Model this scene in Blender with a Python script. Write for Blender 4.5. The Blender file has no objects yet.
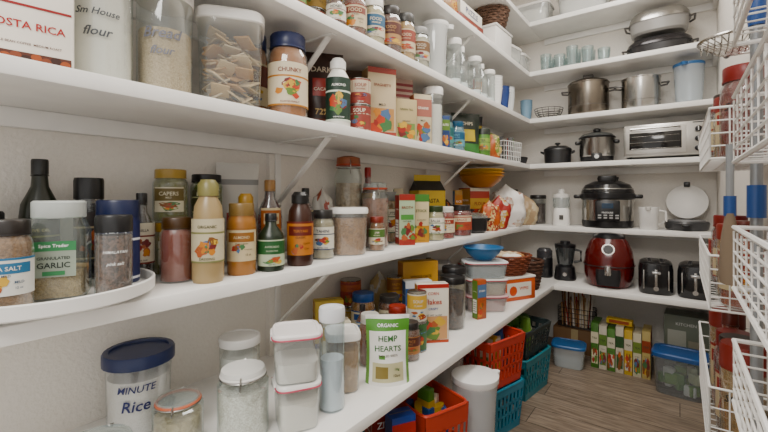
import bpy,bmesh,math,random,colorsys
from mathutils import Matrix,Vector,noise
random.seed(7)
LR=random.Random(21)
rad=math.radians
def C(h,sat=1.16):
    h=h.lstrip('#');o=[]
    if len(h)==3:h=''.join(c*2 for c in h)
    if len(h)<6:h='cccccc'
    r,g,b=[int(h[i:i+2],16)/255 for i in (0,2,4)]
    hh,s,v=colorsys.rgb_to_hsv(r,g,b)
    if sat!=1 and s>.1:
        s=min(1,s*sat);v*=.92
    for c in colorsys.hsv_to_rgb(hh,s,v):
        o.append(c/12.92 if c<=.04045 else ((c+.055)/1.055)**2.4)
    return (o[0],o[1],o[2],1)
MC={}
def base(name):
    m=bpy.data.materials.new(name);m.use_nodes=True
    nt=m.node_tree;return m,nt,nt.nodes,nt.links,nt.nodes['Principled BSDF']
def P(col,rough=.45,metal=0.0):
    k=('p',col,rough,metal)
    if k in MC:return MC[k]
    m,nt,n,l,b=base('paint_'+col)
    b.inputs['Roughness'].default_value=rough;b.inputs['Metallic'].default_value=metal
    nz=n.new('ShaderNodeTexNoise');nz.inputs['Scale'].default_value=14
    tc=n.new('ShaderNodeTexCoord');l.new(tc.outputs['Object'],nz.inputs['Vector'])
    mx=n.new('ShaderNodeMixRGB');c=C(col)
    mx.inputs[1].default_value=c;mx.inputs[2].default_value=(c[0]*.86,c[1]*.86,c[2]*.86,1)
    l.new(nz.outputs['Fac'],mx.inputs[0]);l.new(mx.outputs[0],b.inputs['Base Color'])
    MC[k]=m;return m
def G(col,col2=None,scale=160,rough=.7):
    k=('g',col,col2,scale)
    if k in MC:return MC[k]
    m,nt,n,l,b=base('grain_'+col)
    c=C(col);c2=C(col2) if col2 else (c[0]*.5,c[1]*.45,c[2]*.38,1)
    tc=n.new('ShaderNodeTexCoord');v=n.new('ShaderNodeTexVoronoi');v.inputs['Scale'].default_value=scale
    l.new(tc.outputs['Object'],v.inputs['Vector'])
    sp=n.new('ShaderNodeSeparateColor');l.new(v.outputs['Color'],sp.inputs[0])
    mx=n.new('ShaderNodeMixRGB');mx.inputs[1].default_value=c;mx.inputs[2].default_value=c2
    mt=n.new('ShaderNodeMath');mt.operation='MULTIPLY';mt.inputs[1].default_value=.75
    l.new(sp.outputs[0],mt.inputs[0]);l.new(mt.outputs[0],mx.inputs[0]);l.new(mx.outputs[0],b.inputs['Base Color'])
    bp=n.new('ShaderNodeBump');bp.inputs['Strength'].default_value=.5;bp.inputs['Distance'].default_value=.003;bp.invert=True
    l.new(v.outputs['Distance'],bp.inputs['Height']);l.new(bp.outputs[0],b.inputs['Normal'])
    b.inputs['Roughness'].default_value=rough
    MC[k]=m;return m
def GL(col='f4f8f8',haze=.05):
    k=('gl',col,haze)
    if k in MC:return MC[k]
    m,nt,n,l,b=base('clear_'+col)
    n.remove(b);out=n['Material Output']
    t=n.new('ShaderNodeBsdfTransparent');t.inputs[0].default_value=C(col)
    g=n.new('ShaderNodeBsdfGlossy');g.inputs['Roughness'].default_value=.08;g.inputs[0].default_value=(.9,.92,.92,1)
    d=n.new('ShaderNodeBsdfDiffuse');d.inputs[0].default_value=C(col)
    m1=n.new('ShaderNodeMixShader');m1.inputs[0].default_value=haze
    l.new(t.outputs[0],m1.inputs[1]);l.new(d.outputs[0],m1.inputs[2])
    lw=n.new('ShaderNodeLayerWeight');lw.inputs[0].default_value=.25
    m2=n.new('ShaderNodeMixShader')
    mm=n.new('ShaderNodeMath');mm.operation='MULTIPLY_ADD';mm.inputs[1].default_value=.55;mm.inputs[2].default_value=.05
    l.new(lw.outputs['Facing'],mm.inputs[0]);l.new(mm.outputs[0],m2.inputs[0])
    l.new(m1.outputs[0],m2.inputs[1]);l.new(g.outputs[0],m2.inputs[2]);l.new(m2.outputs[0],out.inputs[0])
    MC[k]=m;return m
STEEL=P('b9b7b3',.22,1.0);DSTEEL=P('6f6d6b',.3,1.0);BLK=P('17171a',.3);BLKM=P('222224',.6);WHT=P('f1efeb',.4)

TC={}
def textmesh(s):
    if s in TC:return TC[s]
    cu=bpy.data.curves.new('tmp_txt','FONT');cu.body=s;cu.size=1;cu.align_x='CENTER';cu.align_y='CENTER';cu.resolution_u=2
    cu.offset=.015
    ob=bpy.data.objects.new('tmp_txt',cu);bpy.context.scene.collection.objects.link(ob)
    bpy.context.view_layer.update()
    me=bpy.data.meshes.new_from_object(ob.evaluated_get(bpy.context.evaluated_depsgraph_get()))
    vs=[(v.co.x,v.co.y) for v in me.vertices];fs=[tuple(p.vertices) for p in me.polygons]
    bpy.data.objects.remove(ob);bpy.data.curves.remove(cu);bpy.data.meshes.remove(me)
    if vs:
        xs=[a for a,b in vs];ys=[b for a,b in vs]
        cx=(min(xs)+max(xs))/2;cy=(min(ys)+max(ys))/2
        vs=[(a-cx,b-cy) for a,b in vs];W=max(xs)-min(xs);H=max(ys)-min(ys)
    else:W=H=1
    TC[s]=(vs,fs,W,H);return TC[s]
REG=[]
SKIP=('wall_','floor','trim','base','ceil','lazy')
PIC=['c8502a','d8902a','6a8a3a','a83428','8a5a2a','e0b84a','4a7a4a','b8683a','7a2a2a','5a7aa0']
class B:
    def __init__(s):
        s.v=[];s.f=[];s.m=[];s.mats=[];s.M=Matrix()
    def mi(s,m):
        if m not in s.mats:s.mats.append(m)
        return s.mats.index(m)
    def add(s,vs,fs,m):
        o=len(s.v);i=s.mi(m)
        for v in vs:s.v.append(s.M@Vector(v))
        for f in fs:
            s.f.append([o+a for a in f]);s.m.append(i)
    def loft(s,secs,m,n=2,seg=28,cap0=True,cap1=True,rip=0,off=(0,0,0),rot=None):
        vs=[];fs=[]
        for sc in secs:
            rx,ry,z=sc[:3];cx,cy=(sc[3],sc[4]) if len(sc)>3 else (0,0)
            for i in range(seg):
                t=2*math.pi*(i+.5)/seg;c=math.cos(t);q=math.sin(t)
                k=1-(rip if i%2 else 0)
                x=rx*k*math.copysign(abs(c)**(2/n),c);y=ry*k*math.copysign(abs(q)**(2/n),q)
                p=Vector((cx+x,cy+y,z))
                if rot:p=rot@p
                vs.append((p.x+off[0],p.y+off[1],p.z+off[2]))
        for j in range(len(secs)-1):
            for i in range(seg):
                a=j*seg+i;b=j*seg+(i+1)%seg
                fs.append((a,b,b+seg,a+seg))
        if cap0:fs.append(tuple(range(seg-1,-1,-1)))
        if cap1:fs.append(tuple(range((len(secs)-1)*seg,len(secs)*seg)))
        s.add(vs,fs,m)
    def lathe(s,pr,m,**k):
        s.loft([(r,r,z) for r,z in pr],m,**k)
    def box(s,c,d,m,bev=0,rot=None):
        bm=bmesh.new();bmesh.ops.create_cube(bm,size=1)
        for v in bm.verts:v.co=Vector((v.co.x*d[0],v.co.y*d[1],v.co.z*d[2]))
        if bev>0:bmesh.ops.bevel(bm,geom=list(bm.edges),offset=min(bev,min(d)*.45),segments=2,profile=.5,affect='EDGES')
        bm.verts.ensure_lookup_table();bm.verts.index_update()
        vs=[]
        for v in bm.verts:
            p=v.co.copy()
            if rot:p=rot@p
            vs.append((p.x+c[0],p.y+c[1],p.z+c[2]))
        fs=[tuple(v.index for v in f.verts) for f in bm.faces];bm.free()
        s.add(vs,fs,m)
    def tube(s,pts,r,m,seg=6,closed=False):
        pts=[Vector(p) for p in pts];n=len(pts);vs=[];fs=[]
        for i,p in enumerate(pts):
            if closed:t=pts[(i+1)%n]-pts[i-1]
            else:t=pts[min(i+1,n-1)]-pts[max(i-1,0)]
            t.normalize();up=Vector((0,0,1)) if abs(t.z)<.9 else Vector((1,0,0))
            a=t.cross(up).normalized();b=t.cross(a)
            for k in range(seg):
                q=2*math.pi*k/seg;vs.append(tuple(p+a*r*math.cos(q)+b*r*math.sin(q)))
        for i in range(n if closed else n-1):
            for k in range(seg):
                j=(i+1)%n;fs.append((i*seg+k,i*seg+(k+1)%seg,j*seg+(k+1)%seg,j*seg+k))
        if not closed:
            fs.append(tuple(range(seg)));fs.append(tuple((n-1)*seg+k for k in range(seg)))
        s.add(vs,fs,m)
    def ring(s,r,z,t,m,ry=None,seg=28,n=2):
        ry=ry or r;pts=[]
        for i in range(seg):
            a=2*math.pi*(i+.5)/seg;c=math.cos(a);q=math.sin(a)
            pts.append((r*math.copysign(abs(c)**(2/n),c),ry*math.copysign(abs(q)**(2/n),q),z))
        s.tube(pts,t,m,closed=True)
    def sector(s,R,z0,z1,a,m,a0=None,seg=14):
        lo=-a if a0 is None else a0;vs=[];fs=[]
        for i in range(seg+1):
            t=rad(lo+(a-lo)*i/seg)
            vs+= [(R*math.sin(t),-R*math.cos(t),z0),(R*math.sin(t),-R*math.cos(t),z1)]
        for i in range(seg):fs.append((2*i,2*i+2,2*i+3,2*i+1))
        s.add(vs,fs,m)
    def disc(s,x,z,rx,rz,m,R=None,y=0,seg=12,wob=0):
        pts=[(x,z)]+[(x+rx*(1+wob*math.sin(i*2.3+x*900))*math.cos(2*math.pi*i/seg),z+rz*(1+wob*math.sin(i*1.7+z*700))*math.sin(2*math.pi*i/seg)) for i in range(seg)]
        vs=[(R*math.sin(a/R),-R*math.cos(a/R),b) if R else (a,y,b) for a,b in pts]
        s.add(vs,[(0,1+i,1+(i+1)%seg) for i in range(seg)],m)
    def collage(s,x,z,w,h,R=None,y=0,n=6):
        for i in range(n):
            k=LR.uniform(.12,.3);q=.00008*(i+1)
            s.disc(x+LR.uniform(-.5,.5)*w*(1-k),z+LR.uniform(-.5,.5)*h*(1-k),w*k,h*k*LR.uniform(.7,1.3),P(LR.choice(PIC),.5),R=(R+q) if R else None,y=y-q,wob=.25)
    def rect(s,x0,x1,z0,z1,y,m):
        s.add([(x0,y,z0),(x1,y,z0),(x1,y,z1),(x0,y,z1)],[(0,1,2,3)],m)
    def text(s,t,w,h,z,m,R=None,y=0,x=0,slant=0):
        vs,fs,W,H=textmesh(t)
        k=min(w/W,h/H);o=[]
        for a,b in vs:
            a*=k;b*=k;a+=b*slant
            if R:
                q=(a+x)/R;o.append((R*math.sin(q),-R*math.cos(q),z+b))
            else:o.append((x+a,y,z+b))
        s.add(o,fs,m)
    def build(s,name,loc=(0,0,0),rz=0,ang=35):
        me=bpy.data.meshes.new(name);me.from_pydata([tuple(v) for v in s.v],[],s.f)
        for m in s.mats:me.materials.append(m)
        me.polygons.foreach_set('material_index',s.m)
        me.polygons.foreach_set('use_smooth',[True]*len(s.f))
        me.update();me.validate()
        try:me.set_sharp_from_angle(angle=rad(ang))
        except Exception:pass
        ob=bpy.data.objects.new(name,me);bpy.context.scene.collection.objects.link(ob)
        ob.location=loc;ob.rotation_euler=(0,0,rad(rz))
        if not name.startswith(SKIP):
            c,q=math.cos(rad(rz)),math.sin(rad(rz));xs=[];ys=[];zs=[]
            for v in s.v:
                xs.append(loc[0]+c*v.x-q*v.y);ys.append(loc[1]+q*v.x+c*v.y);zs.append(loc[2]+v.z)
            REG.append((min(xs),max(xs),min(ys),max(ys),min(zs),max(zs)))
        return ob
def free(x,y,z,r,h,pad=.002):
    for a in REG:
        if x+r+pad>a[0] and x-r-pad<a[1] and y+r+pad>a[2] and y-r-pad<a[3] and z+h>a[4]+.002 and z<a[5]-.002:return False
    return True

# ------------------------------------------------------------------ generic goods
SUBS=['ORGANIC','NET WT 16 OZ','NATURAL','EXTRA FINE','ORIGINAL','WHOLE GRAIN','GLUTEN FREE','PREMIUM','MILD','CLASSIC']
def face(x,y,j=0):
    a=math.degrees(math.atan2(-x,y));return .8*a+.2*70+j
def jar(name,x,y,z,r,h,body='c9a46a',lid='d9b44a',label='f2efe6',acc=None,txt=None,style='jar',fill=.9,rz=None,
        solid=False,tc='333333',grain=None,lz=(.2,.66),la=80,c2=None,sub=None,gls='f4f8f8',mode=None):
    b=B()
    prof={'jar':[(.92,0),(1,.03),(1,.70),(.97,.76),(.84,.82),(.84,.86)],
     'bottle':[(.92,0),(1,.02),(1,.55),(.93,.64),(.45,.78),(.38,.90)],
     'squeeze':[(.92,0),(1,.04),(.98,.5),(.86,.74),(.6,.82),(.52,.86)],
     'canister':[(.95,0),(1,.02),(1,.86),(.98,.89)],
     'shaker':[(.97,0),(1,.02),(1,.78),(.96,.8)],
     'can':[(1,0),(1.02,.01),(1,.03),(1,.97),(1.02,.99),(.96,1)]}[style]
    pr=[(r*a,h*q) for a,q in prof]
    if style=='can' or solid:
        b.lathe(pr,P(body,.3) if style!='can' else STEEL,seg=28)
    else:
        cp=[(a*.93,max(q,.004)) for a,q in pr if q<=h*fill+1e-6]
        if cp[-1][1]<h*fill-.004:
            i=len(cp);
            if i<len(pr):
                a0,q0=pr[i-1];a1,q1=pr[i];t=(h*fill-q0)/(q1-q0);cp.append(((a0+(a1-a0)*t)*.93,h*fill))
        b.lathe(cp,G(body,c2,grain) if grain else P(body,.25),seg=24)
        b.lathe(pr,GL(gls),seg=28)
    LM=P(lid,.35,.0)
    if style in('jar',):
        b.lathe([(r*.86,h*.83),(r*.88,h*.84),(r*.88,h*.985),(r*.84,h)],LM,seg=48,rip=.02)
        b.lathe([(r*.9,h*.83),(r*.9,h*.85)],LM)
    elif style=='bottle':
        b.lathe([(r*.44,h*.88),(r*.44,h*.985),(r*.4,h)],LM,seg=36,rip=.03)
        b.ring(r*.42,h*.87,r*.05,LM)
    elif style=='squeeze':
        b.lathe([(r*.66,h*.84),(r*.66,h*.95),(r*.5,h*.985),(r*.45,h)],LM,seg=40,rip=.02)
    elif style=='canister':
        b.lathe([(r*1.04,h*.87),(r*1.05,h*.88),(r*1.05,h*.97),(r*.99,h),(r*.9,h),(r*.88,h*.985)],LM)
    elif style=='shaker':
        b.lathe([(r*1.01,h*.79),(r*1.01,h*.97),(r*.95,h)],LM,seg=44,rip=.015)
    z0,z1=h*lz[0],h*lz[1]
    if style=='can':z0,z1=h*.05,h*.95;la=180
    if label:
        rr=r+.0008
        b.sector(rr,z0,z1,la,P(label,.5),seg=24)
        H=z1-z0;acc=acc or LR.choice(PIC)
        md=LR.choice((0,1,2)) if mode is None else mode
        R1=rr+.0004;R2=rr+.0012
        T=txt or 'FOOD';S=sub or LR.choice(SUBS)
        if md==0:
            b.sector(R1,z0+H*.58,z0+H*.86,la*.7,P(acc,.5),seg=16)
            b.text(T,r*1.15,H*.17,z0+H*.72,P(label,.5),R=R2)
            b.collage(-r*.3,z0+H*.28,r*.9,H*.42,R=R1)
            b.text(S,r*.6,H*.07,z0+H*.35,P(tc,.5),R=R2,x=r*.5)
            b.text('12 oz',r*.4,H*.06,z0+H*.2,P(tc,.5),R=R2,x=r*.5)
            b.text(S,r*.9,H*.06,z0+H*.53,P(tc,.5),R=R2)
            b.sector(R1,z1-H*.06,z1,la,P(acc,.5),seg=16)
        elif md==1:
            b.text(T,r*1.2,H*.16,z0+H*.82,P(tc,.5),R=R2)
            b.sector(R1,z0+H*.66,z0+H*.7,la,P(acc,.5),seg=16)
            b.collage(0,z0+H*.38,r*1.3,H*.42,R=R1,n=8)
            b.text(S,r*.95,H*.07,z0+H*.09,P(tc,.5),R=R2)
            b.sector(R1,z0,z0+H*.04,la,P(acc,.5),seg=16)
        else:
            b.sector(R1,z0+H*.45,z1-H*.05,la,P(acc,.5),seg=20)
            b.text(T,r*1.1,H*.16,z0+H*.74,P(label,.5),R=R2)
            b.text(S,r*.9,H*.07,z0+H*.58,P(label,.5),R=R2)
            b.collage(0,z0+H*.24,r*1.6,H*.26,R=R1)
            b.text('NET WT',r*.6,H*.05,z0+H*.06,P(tc,.5),R=R2)
    elif txt:
        b.text(txt,r*1.3,h*.1,h*.55,P(tc,.5),R=r+.001,slant=.3)
        if sub:b.text(sub,r*.9,h*.07,h*.4,P(tc,.5),R=r+.001,slant=.3)
    return b.build(name,(x,y,z),face(x,y,random.uniform(-8,8)) if rz is None else rz)
def carton(name,x,y,z,w,d,h,rz,main='d8b36a',side=None,pats=(),txts=(),pic=True):
    b=B();b.box((0,0,h/2),(w,d,h),P(main,.45),.0015)
    e=-d/2-.0006
    for (u0,v0,u1,v1,c) in pats:
        b.rect(-w/2+w*u0,-w/2+w*u1,h*v0,h*v1,e,P(c,.45));e-=.0002
    if pic:
        b.collage(w*LR.uniform(-.08,.08),h*.25,w*.8,h*.34,y=e,n=9);e-=.0009
    for (t,tx,tz,tw,th,c) in txts:
        b.text(t,w*tw,h*th,h*tz,P(c,.45),y=e-.0005,x=(tx-.5)*w)
    if pic:b.text(LR.choice(SUBS),w*.55,h*.035,h*.47,P('3a342e',.5),y=e-.0005);b.text('NET WT 12 OZ',w*.4,h*.025,h*.05,P('3a342e',.5),y=e-.0005)
    sc=P(side or main,.45);M0=b.M
    for sg in(1,-1):
        b.M=Matrix.Rotation(rad(90*sg),4,'Z')
        b.rect(-d/2*.98,d/2*.98,h*.02,h*.98,-w/2-.0005,sc)
        b.rect(-d/2*.7,d/2*.7,h*.15,h*.5,-w/2-.0009,P('efece2',.5))
        for i in range(5):b.rect(-d/2*.6,d/2*(.6-.2*(i%2)),h*(.2+.055*i),h*(.215+.055*i),-w/2-.0012,P('55504a',.6))
        b.text('NUTRITION',d*.7,h*.05,h*.7,P('f4f0e6',.5),y=-w/2-.0012)
    b.M=M0
    b.box((0,0,h+.0006),(w*.96,.0015,.0008),P('8a8070',.6))
    return b.build(name,(x,y,z),rz)
def pouch(name,x,y,z,w,d,h,rz,col,regs=(),txts=(),crimp=True,messy=.003,seed=1):
    b=B();nu,nv=14,18
    def pt(i,j,sg):
        u=i/nu;v=j/nv
        th=d/2*(math.sin(math.pi*min(max(u,0),1))**.55)*(1-v**2.2)**.8 if v<1 else 0
        th=max(th,.001)
        wz=w*(1-.06*math.sin(math.pi*v))
        nx=messy*math.sin(7*u+9*v+seed)*math.sin(11*v+seed*2)*(1 if 0<i<nu else 0)
        return ((u-.5)*wz,sg*(th+nx),h*v)
    for sg in(-1,1):
        vs=[pt(i,j,sg) for j in range(nv+1) for i in range(nu+1)]
        groups={}
        for j in range(nv):
            for i in range(nu):
                u=(i+.5)/nu;v=(j+.5)/nv;c=col
                for (u0,v0,u1,v1,cc) in regs:
                    if u0<=u<=u1 and v0<=v<=v1:c=cc
                a=j*(nu+1)+i;q=(a,a+1,a+nu+2,a+nu+1)
                groups.setdefault(c,[]).append(q if sg<0 else q[::-1])
        for c,fs in groups.items():b.add(vs,fs,P(c,.35))
    for (t,tx,tz,tw,th,c) in txts:
        vs,fs,W,H=textmesh(t);k=min(w*tw/W,h*th/H);o=[]
        for a,q in vs:
            px=a*k+(tx-.5)*w;pz=q*k+tz*h;u=px/w+.5;v=min(max(pz/h,0),.99)
            tt=d/2*(math.sin(math.pi*min(max(u,.01),.99))**.55)*(1-v**2.2)**.8
            nx=messy*math.sin(7*u+9*v+seed)*math.sin(11*v+seed*2)
            o.append((px,-(max(tt,.001)+nx)-.002,pz))
        b.add(o,fs,P(c,.4))
    if crimp:
        b.box((0,0,h*.985),(w*.97,.003,h*.03),P(col,.35))
    return b.build(name,(x,y,z),rz,60)
def lump(name,x,y,z,rx,ry,h,rz,col,seed=0,knot=True,print_=None):
    """crumpled soft bag resting on its flattened base"""
    b=B();bm=bmesh.new();bmesh.ops.create_icosphere(bm,subdivisions=4,radius=1)
    vs=[];S=Vector((seed*3.1,seed*1.7,seed))
    for v in bm.verts:
        c=v.co.normalized();f=.86+.16*noise.noise(c*2.2+S)+.11*abs(noise.noise(c*5+S))-.06*abs(noise.noise(c*10+S))
        zz=(c.z*f+.62)/1.55
        if knot and c.z>.72:f*=max(.25,1-(c.z-.72)*3);zz=.8+(c.z-.72)*.71
        sq=1/max(abs(c.x),abs(c.y),.001)*math.hypot(c.x,c.y);sq=min(sq,1.25)
        vs.append((c.x*f*rx*sq*.9,c.y*f*ry*sq*.9,max(0,min(1,zz))*h))
    bm.verts.index_update();g={}
    for f_ in bm.faces:
        cc=f_.calc_center_median();k=col
        if print_ and noise.noise(cc*1.6+S*2)>.12:k=print_[int(abs(noise.noise(cc*1.1+S))*99)%len(print_)]
        g.setdefault(k,[]).append(tuple(v.index for v in f_.verts))
    bm.free()
    for k,fs in g.items():b.add(vs,fs,P(k,.4))
    return b.build(name,(x,y,z),rz,70)
def tub(name,x,y,z,w,d,h,rz,cont='e9e2d4',lid='f2f0ec',fill=.8,grain=None,n=5,tint='f2f5f5',haze=.12,seal=None,taper=.9,c2=None):
    b=B()
    f=lambda t:(taper+(1-taper)*t)
    b.loft([(w/2*f(0)*.95,d/2*f(0)*.95,.003),(w/2*f(fill)*.95,d/2*f(fill)*.95,h*fill)],G(cont,c2,grain) if grain else P(cont,.6),n=n)
    b.loft([(w/2*f(0)*.96,d/2*f(0)*.96,0),(w/2*f(0),d/2*f(0),.006),(w/2*f(.9),d/2*f(.9),h*.9)],GL(tint,haze),n=n,seg=36)
    LM=P(lid,.35)
    b.loft([(w/2*1.0,d/2*1.0,h*.87),(w/2*1.04,d/2*1.04,h*.88),(w/2*1.04,d/2*1.04,h*.96),(w/2*.98,d/2*.98,h),(w/2*.86,d/2*.86,h),(w/2*.84,d/2*.84,h*.985)],LM,n=n,seg=36)
    if seal:
        b.ring(w/2*1.045,h*.9,.002,P(seal,.4),ry=d/2*1.045,n=n,seg=36)
        for sg in(1,-1):b.box((sg*w/2*1.05,0,h*.9),(.006,d*.4,h*.14),LM,.002)
    return b.build(name,(x,y,z),rz)
def crate(name,x,y,z,w,d,h,rz,col,n=8,fillc=None,seed=0,over=1.12):
    b=B();m=P(col,.4);k=.86
    b.box((0,0,.004),(w*k,d*k,.008),m,.002)
    def pt(s,t,zz):
        f=k+(1-k)*zz/h
        W=w/2*f;D=d/2*f
        return [(t*W,-D),(W,t*D),(-t*W,D),(-W,-t*D)][s]
    def band(z0,z1,t0,t1,s,th=.003):
        a=pt(s,t0,z0);c=pt(s,t1,z0);e=pt(s,t1,z1);g=pt(s,t0,z1)
        nrm=[(0,1),(-1,0),(0,-1),(1,0)][s]
        vs=[(a[0],a[1],z0),(c[0],c[1],z0),(e[0],e[1],z1),(g[0],g[1],z1)]
        vs+=[(p[0]+nrm[0]*th,p[1]+nrm[1]*th,p[2]) for p in vs]
        b.add(vs,[(0,1,2,3),(7,6,5,4),(0,4,5,1),(1,5,6,2),(2,6,7,3),(3,7,4,0)],m)
    for s in range(4):
        band(0,h*.16,-1,1,s);band(h*.82,h,-1,1,s)
        band(h*.36,h*.42,-1,1,s);band(h*.58,h*.64,-1,1,s)
        nn=n if s%2==0 else max(4,int(n*d/w))
        for i in range(nn+1):
            t=-1+2*i/nn;band(h*.14,h*.84,max(-1,t-.5/nn),min(1,t+.5/nn),s,.0025)
    b.ring(w/2*.995,h,.005,m,ry=d/2*.995,n=9,seg=40)
    if fillc:
        rnd=random.Random(seed)
        for i in range(14):
            c=rnd.choice(fillc);cx=rnd.uniform(-.3,.3)*w;cy=rnd.uniform(-.3,.3)*d
            hh=h*rnd.uniform(.75,over)
            if i%2:b.loft([(.03,.012,.01),(.035,.022,hh*.5),(.03,.012,hh)],P(c,.35),n=3,seg=14,off=(cx,cy,0),rot=Matrix.Rotation(rnd.uniform(0,3),3,'Z'))
            else:
                R_=Matrix.Rotation(rnd.uniform(0,3),3,'Z');b.box((cx,cy,hh/2+.006),(.05,.03,hh-.012),P(c,.4),.004,R_)
                b.box((cx,cy,hh*.8),(.051,.031,hh*.2),P(rnd.choice(fillc),.4),.001,R_)
    return b.build(name,(x,y,z),rz)

# ------------------------------------------------------------------ room
XW,XR,YB=-1.1,.17,3.0
def wallmat():
    m,nt,n,l,b=base('painted_drywall')
    tc=n.new('ShaderNodeTexCoord');nz=n.new('ShaderNodeTexNoise');nz.inputs['Scale'].default_value=110;nz.inputs['Detail'].default_value=3
    l.new(tc.outputs['Object'],nz.inputs['Vector'])
    bp=n.new('ShaderNodeBump');bp.inputs['Strength'].default_value=.55;bp.inputs['Distance'].default_value=.004
    l.new(nz.outputs['Fac'],bp.inputs['Height']);l.new(bp.outputs[0],b.inputs['Normal'])
    cr=n.new('ShaderNodeMixRGB');cr.inputs[1].default_value=C('e6e0d7',1);cr.inputs[2].default_value=C('efeae2',1)
    l.new(nz.outputs['Fac'],cr.inputs[0]);l.new(cr.outputs[0],b.inputs['Base Color']);b.inputs['Roughness'].default_value=.85
    return m
def floormat():
    m,nt,n,l,b=base('wood_plank_floor')
    tc=n.new('ShaderNodeTexCoord');br=n.new('ShaderNodeTexBrick')
    br.inputs['Scale'].default_value=1;br.inputs['Brick Width'].default_value=1.1;br.inputs['Row Height'].default_value=.15
    br.inputs['Mortar Size'].default_value=.002;br.inputs['Color1'].default_value=C('968675',1);br.inputs['Color2'].default_value=C('7a6b5c',1);br.inputs['Mortar'].default_value=C('4a4037',1)
    l.new(tc.outputs['Object'],br.inputs['Vector'])
    mp=n.new('ShaderNodeMapping');mp.inputs['Scale'].default_value=(3,34,1);l.new(tc.outputs['Object'],mp.inputs[0])
    nz=n.new('ShaderNodeTexNoise');nz.inputs['Scale'].default_value=2.2;nz.inputs['Detail'].default_value=8;nz.inputs['Distortion'].default_value=1.1
    l.new(mp.outputs[0],nz.inputs['Vector'])
    rp=n.new('ShaderNodeValToRGB');rp.color_ramp.elements[0].position=.35;rp.color_ramp.elements[0].color=(.38,.35,.32,1);rp.color_ramp.elements[1].position=.65;rp.color_ramp.elements[1].color=(1,1,1,1)
    l.new(nz.outputs['Fac'],rp.inputs[0])
    mx=n.new('ShaderNodeMixRGB');mx.blend_type='MULTIPLY';mx.inputs[0].default_value=.8
    l.new(br.outputs[0],mx.inputs[1]);l.new(rp.outputs[0],mx.inputs[2]);l.new(mx.outputs[0],b.inputs['Base Color'])
    b.inputs['Roughness'].default_value=.45
    return m
WM=wallmat()
def slab(name,x0,x1,y0,y1,z0,z1,m,bev=0):
    b=B();b.box(((x0+x1)/2,(y0+y1)/2,(z0+z1)/2),(x1-x0,y1-y0,z1-z0),m,bev);return b.build(name)
slab('floor',-2.2,1.6,-2.2,3.1,-.1,0,floormat())
slab('wall_left',XW-.1,XW,-1.2,YB,0,2.5,WM)
slab('wall_back',XW-.1,XR+.1,YB,YB+.1,0,2.5,WM)
slab('wall_right',XR,XR+.1,.25,YB,0,2.5,WM)
slab('ceiling',XW-.1,XR+.1,-.4,YB+.1,2.5,2.6,WM)
slab('baseboard_left',XW,XW+.014,-1.2,YB-.014,0,.1,WHT,.003)
slab('baseboard_back',XW,XR-.014,YB-.014,YB,0,.1,WHT,.003)
slab('baseboard_right',XR-.014,XR,.25,YB-.0,0,.1,WHT,.003)
SH=P('f8f6f2',.35)
Z1,Z2,Z3,Z4,Z5,Z6=.475,.807,1.21,1.51,1.82,2.15
def shelf(zt,dep,th=.03):
    b=B();y1=YB-dep;x1=XW+dep
    b.box(((XW+x1)/2,(-.6+YB)/2,zt-th/2),(dep,YB+.6,th),SH,.003)
    b.box((XW+.01,(-.6+YB)/2,zt-th-.02),(.02,YB+.6,.04),SH,.002)
    b.build('wall_shelf')
    b=B()
    b.box(((x1+XR)/2,(y1+YB)/2,zt-th/2),(XR-x1,dep,th),SH,.003)
    b.box(((x1+XR)/2+.01,YB-.01,zt-th-.02),(XR-x1-.02,.02,.04),SH,.002)
    b.box((XR-.01,(y1+.02+YB-.02)/2,zt-th-.02),(.02,dep-.04,.04),SH,.002)
    return b.build('wall_shelf')
shelf(Z1,.5)
for z in(Z2,Z3,Z4,Z5,Z6):shelf(z,.3)
def bracket(y,zt,dep,drop=.19):
    b=B();zb=zt-.03
    b.box((XW+.024,y,zb-.04-drop/2),(.006,.022,drop),WHT,.001)
    b.box((XW+.02+dep*.45,y,zb-.003),(dep*.85,.022,.006),WHT,.001)
    p0=Vector((XW+.027,y,zb-.03-drop*.9));p1=Vector((XW+dep*.86,y,zb-.006))
    d=p1-p0;ln=d.length;a=math.atan2(d.z,d.x)
    b.box(tuple((p0+p1)/2),(ln,.02,.006),WHT,.001,Matrix.Rotation(-a,3,'Y'))
    b.box((XW+.03,y,zb-.04-drop+.02),(.012,.012,.012),STEEL,.002)
    b.build('shelf_bracket')
for y in(.86,1.85):
    for z in(Z2,Z3,Z4,Z5):bracket(y,z,.3)
    bracket(y,Z1,.5)
slab('trim_1',XW,XW+.0205,.83,.89,Z2,Z3-.072,WM)
slab('trim_2',XW,XW+.0205,.83,.89,Z1,Z2-.072,WM)

# ------------------------------------------------------------------ shelf 3 (near, high)
z=Z3
b=B();b.box((0,0,.12),(.125,.07,.24),P('f3ece0',.5),.006)
b.rect(-.058,.058,.0,.022,-.0358,P('5d2f1c'))
for i in range(9):b.disc(-.05+i*.0125,.012+.004*(i%2),.007,.006,P(['8a4a2a','3a1c10','a85a2a'][i%3]),y=-.0361)
b.rect(-.058,.058,.096,.1,-.036,P('a01f1f'))
b.text('COSTA RICA',.1,.045,.066,P('b5201d'),y=-.0365);b.text('WHOLE BEAN COFFEE  MEDIUM ROAST',.09,.02,.036,P('5a2a1a'),y=-.0365)
b.disc(0,.16,.04,.04,P('b5201d'),y=-.036);b.disc(0,.16,.03,.03,P('e9c24a'),y=-.0364)
b.build('coffee_bag',(-.885,.182,z),80)
jar('storage_canister',-.93,.305,z,.056,.25,'eee8dc','e8e6e2',None,style='canister',fill=.75,txt='Sm House',tc='50545a',sub='flour')
jar('storage_canister',-.93,.43,z,.056,.25,'dcc8a8','efece6',None,style='canister',fill=.6,txt='Bread',tc='7a7c88',sub='flour',grain=500)
b=B();rn=random.Random(3)
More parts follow.
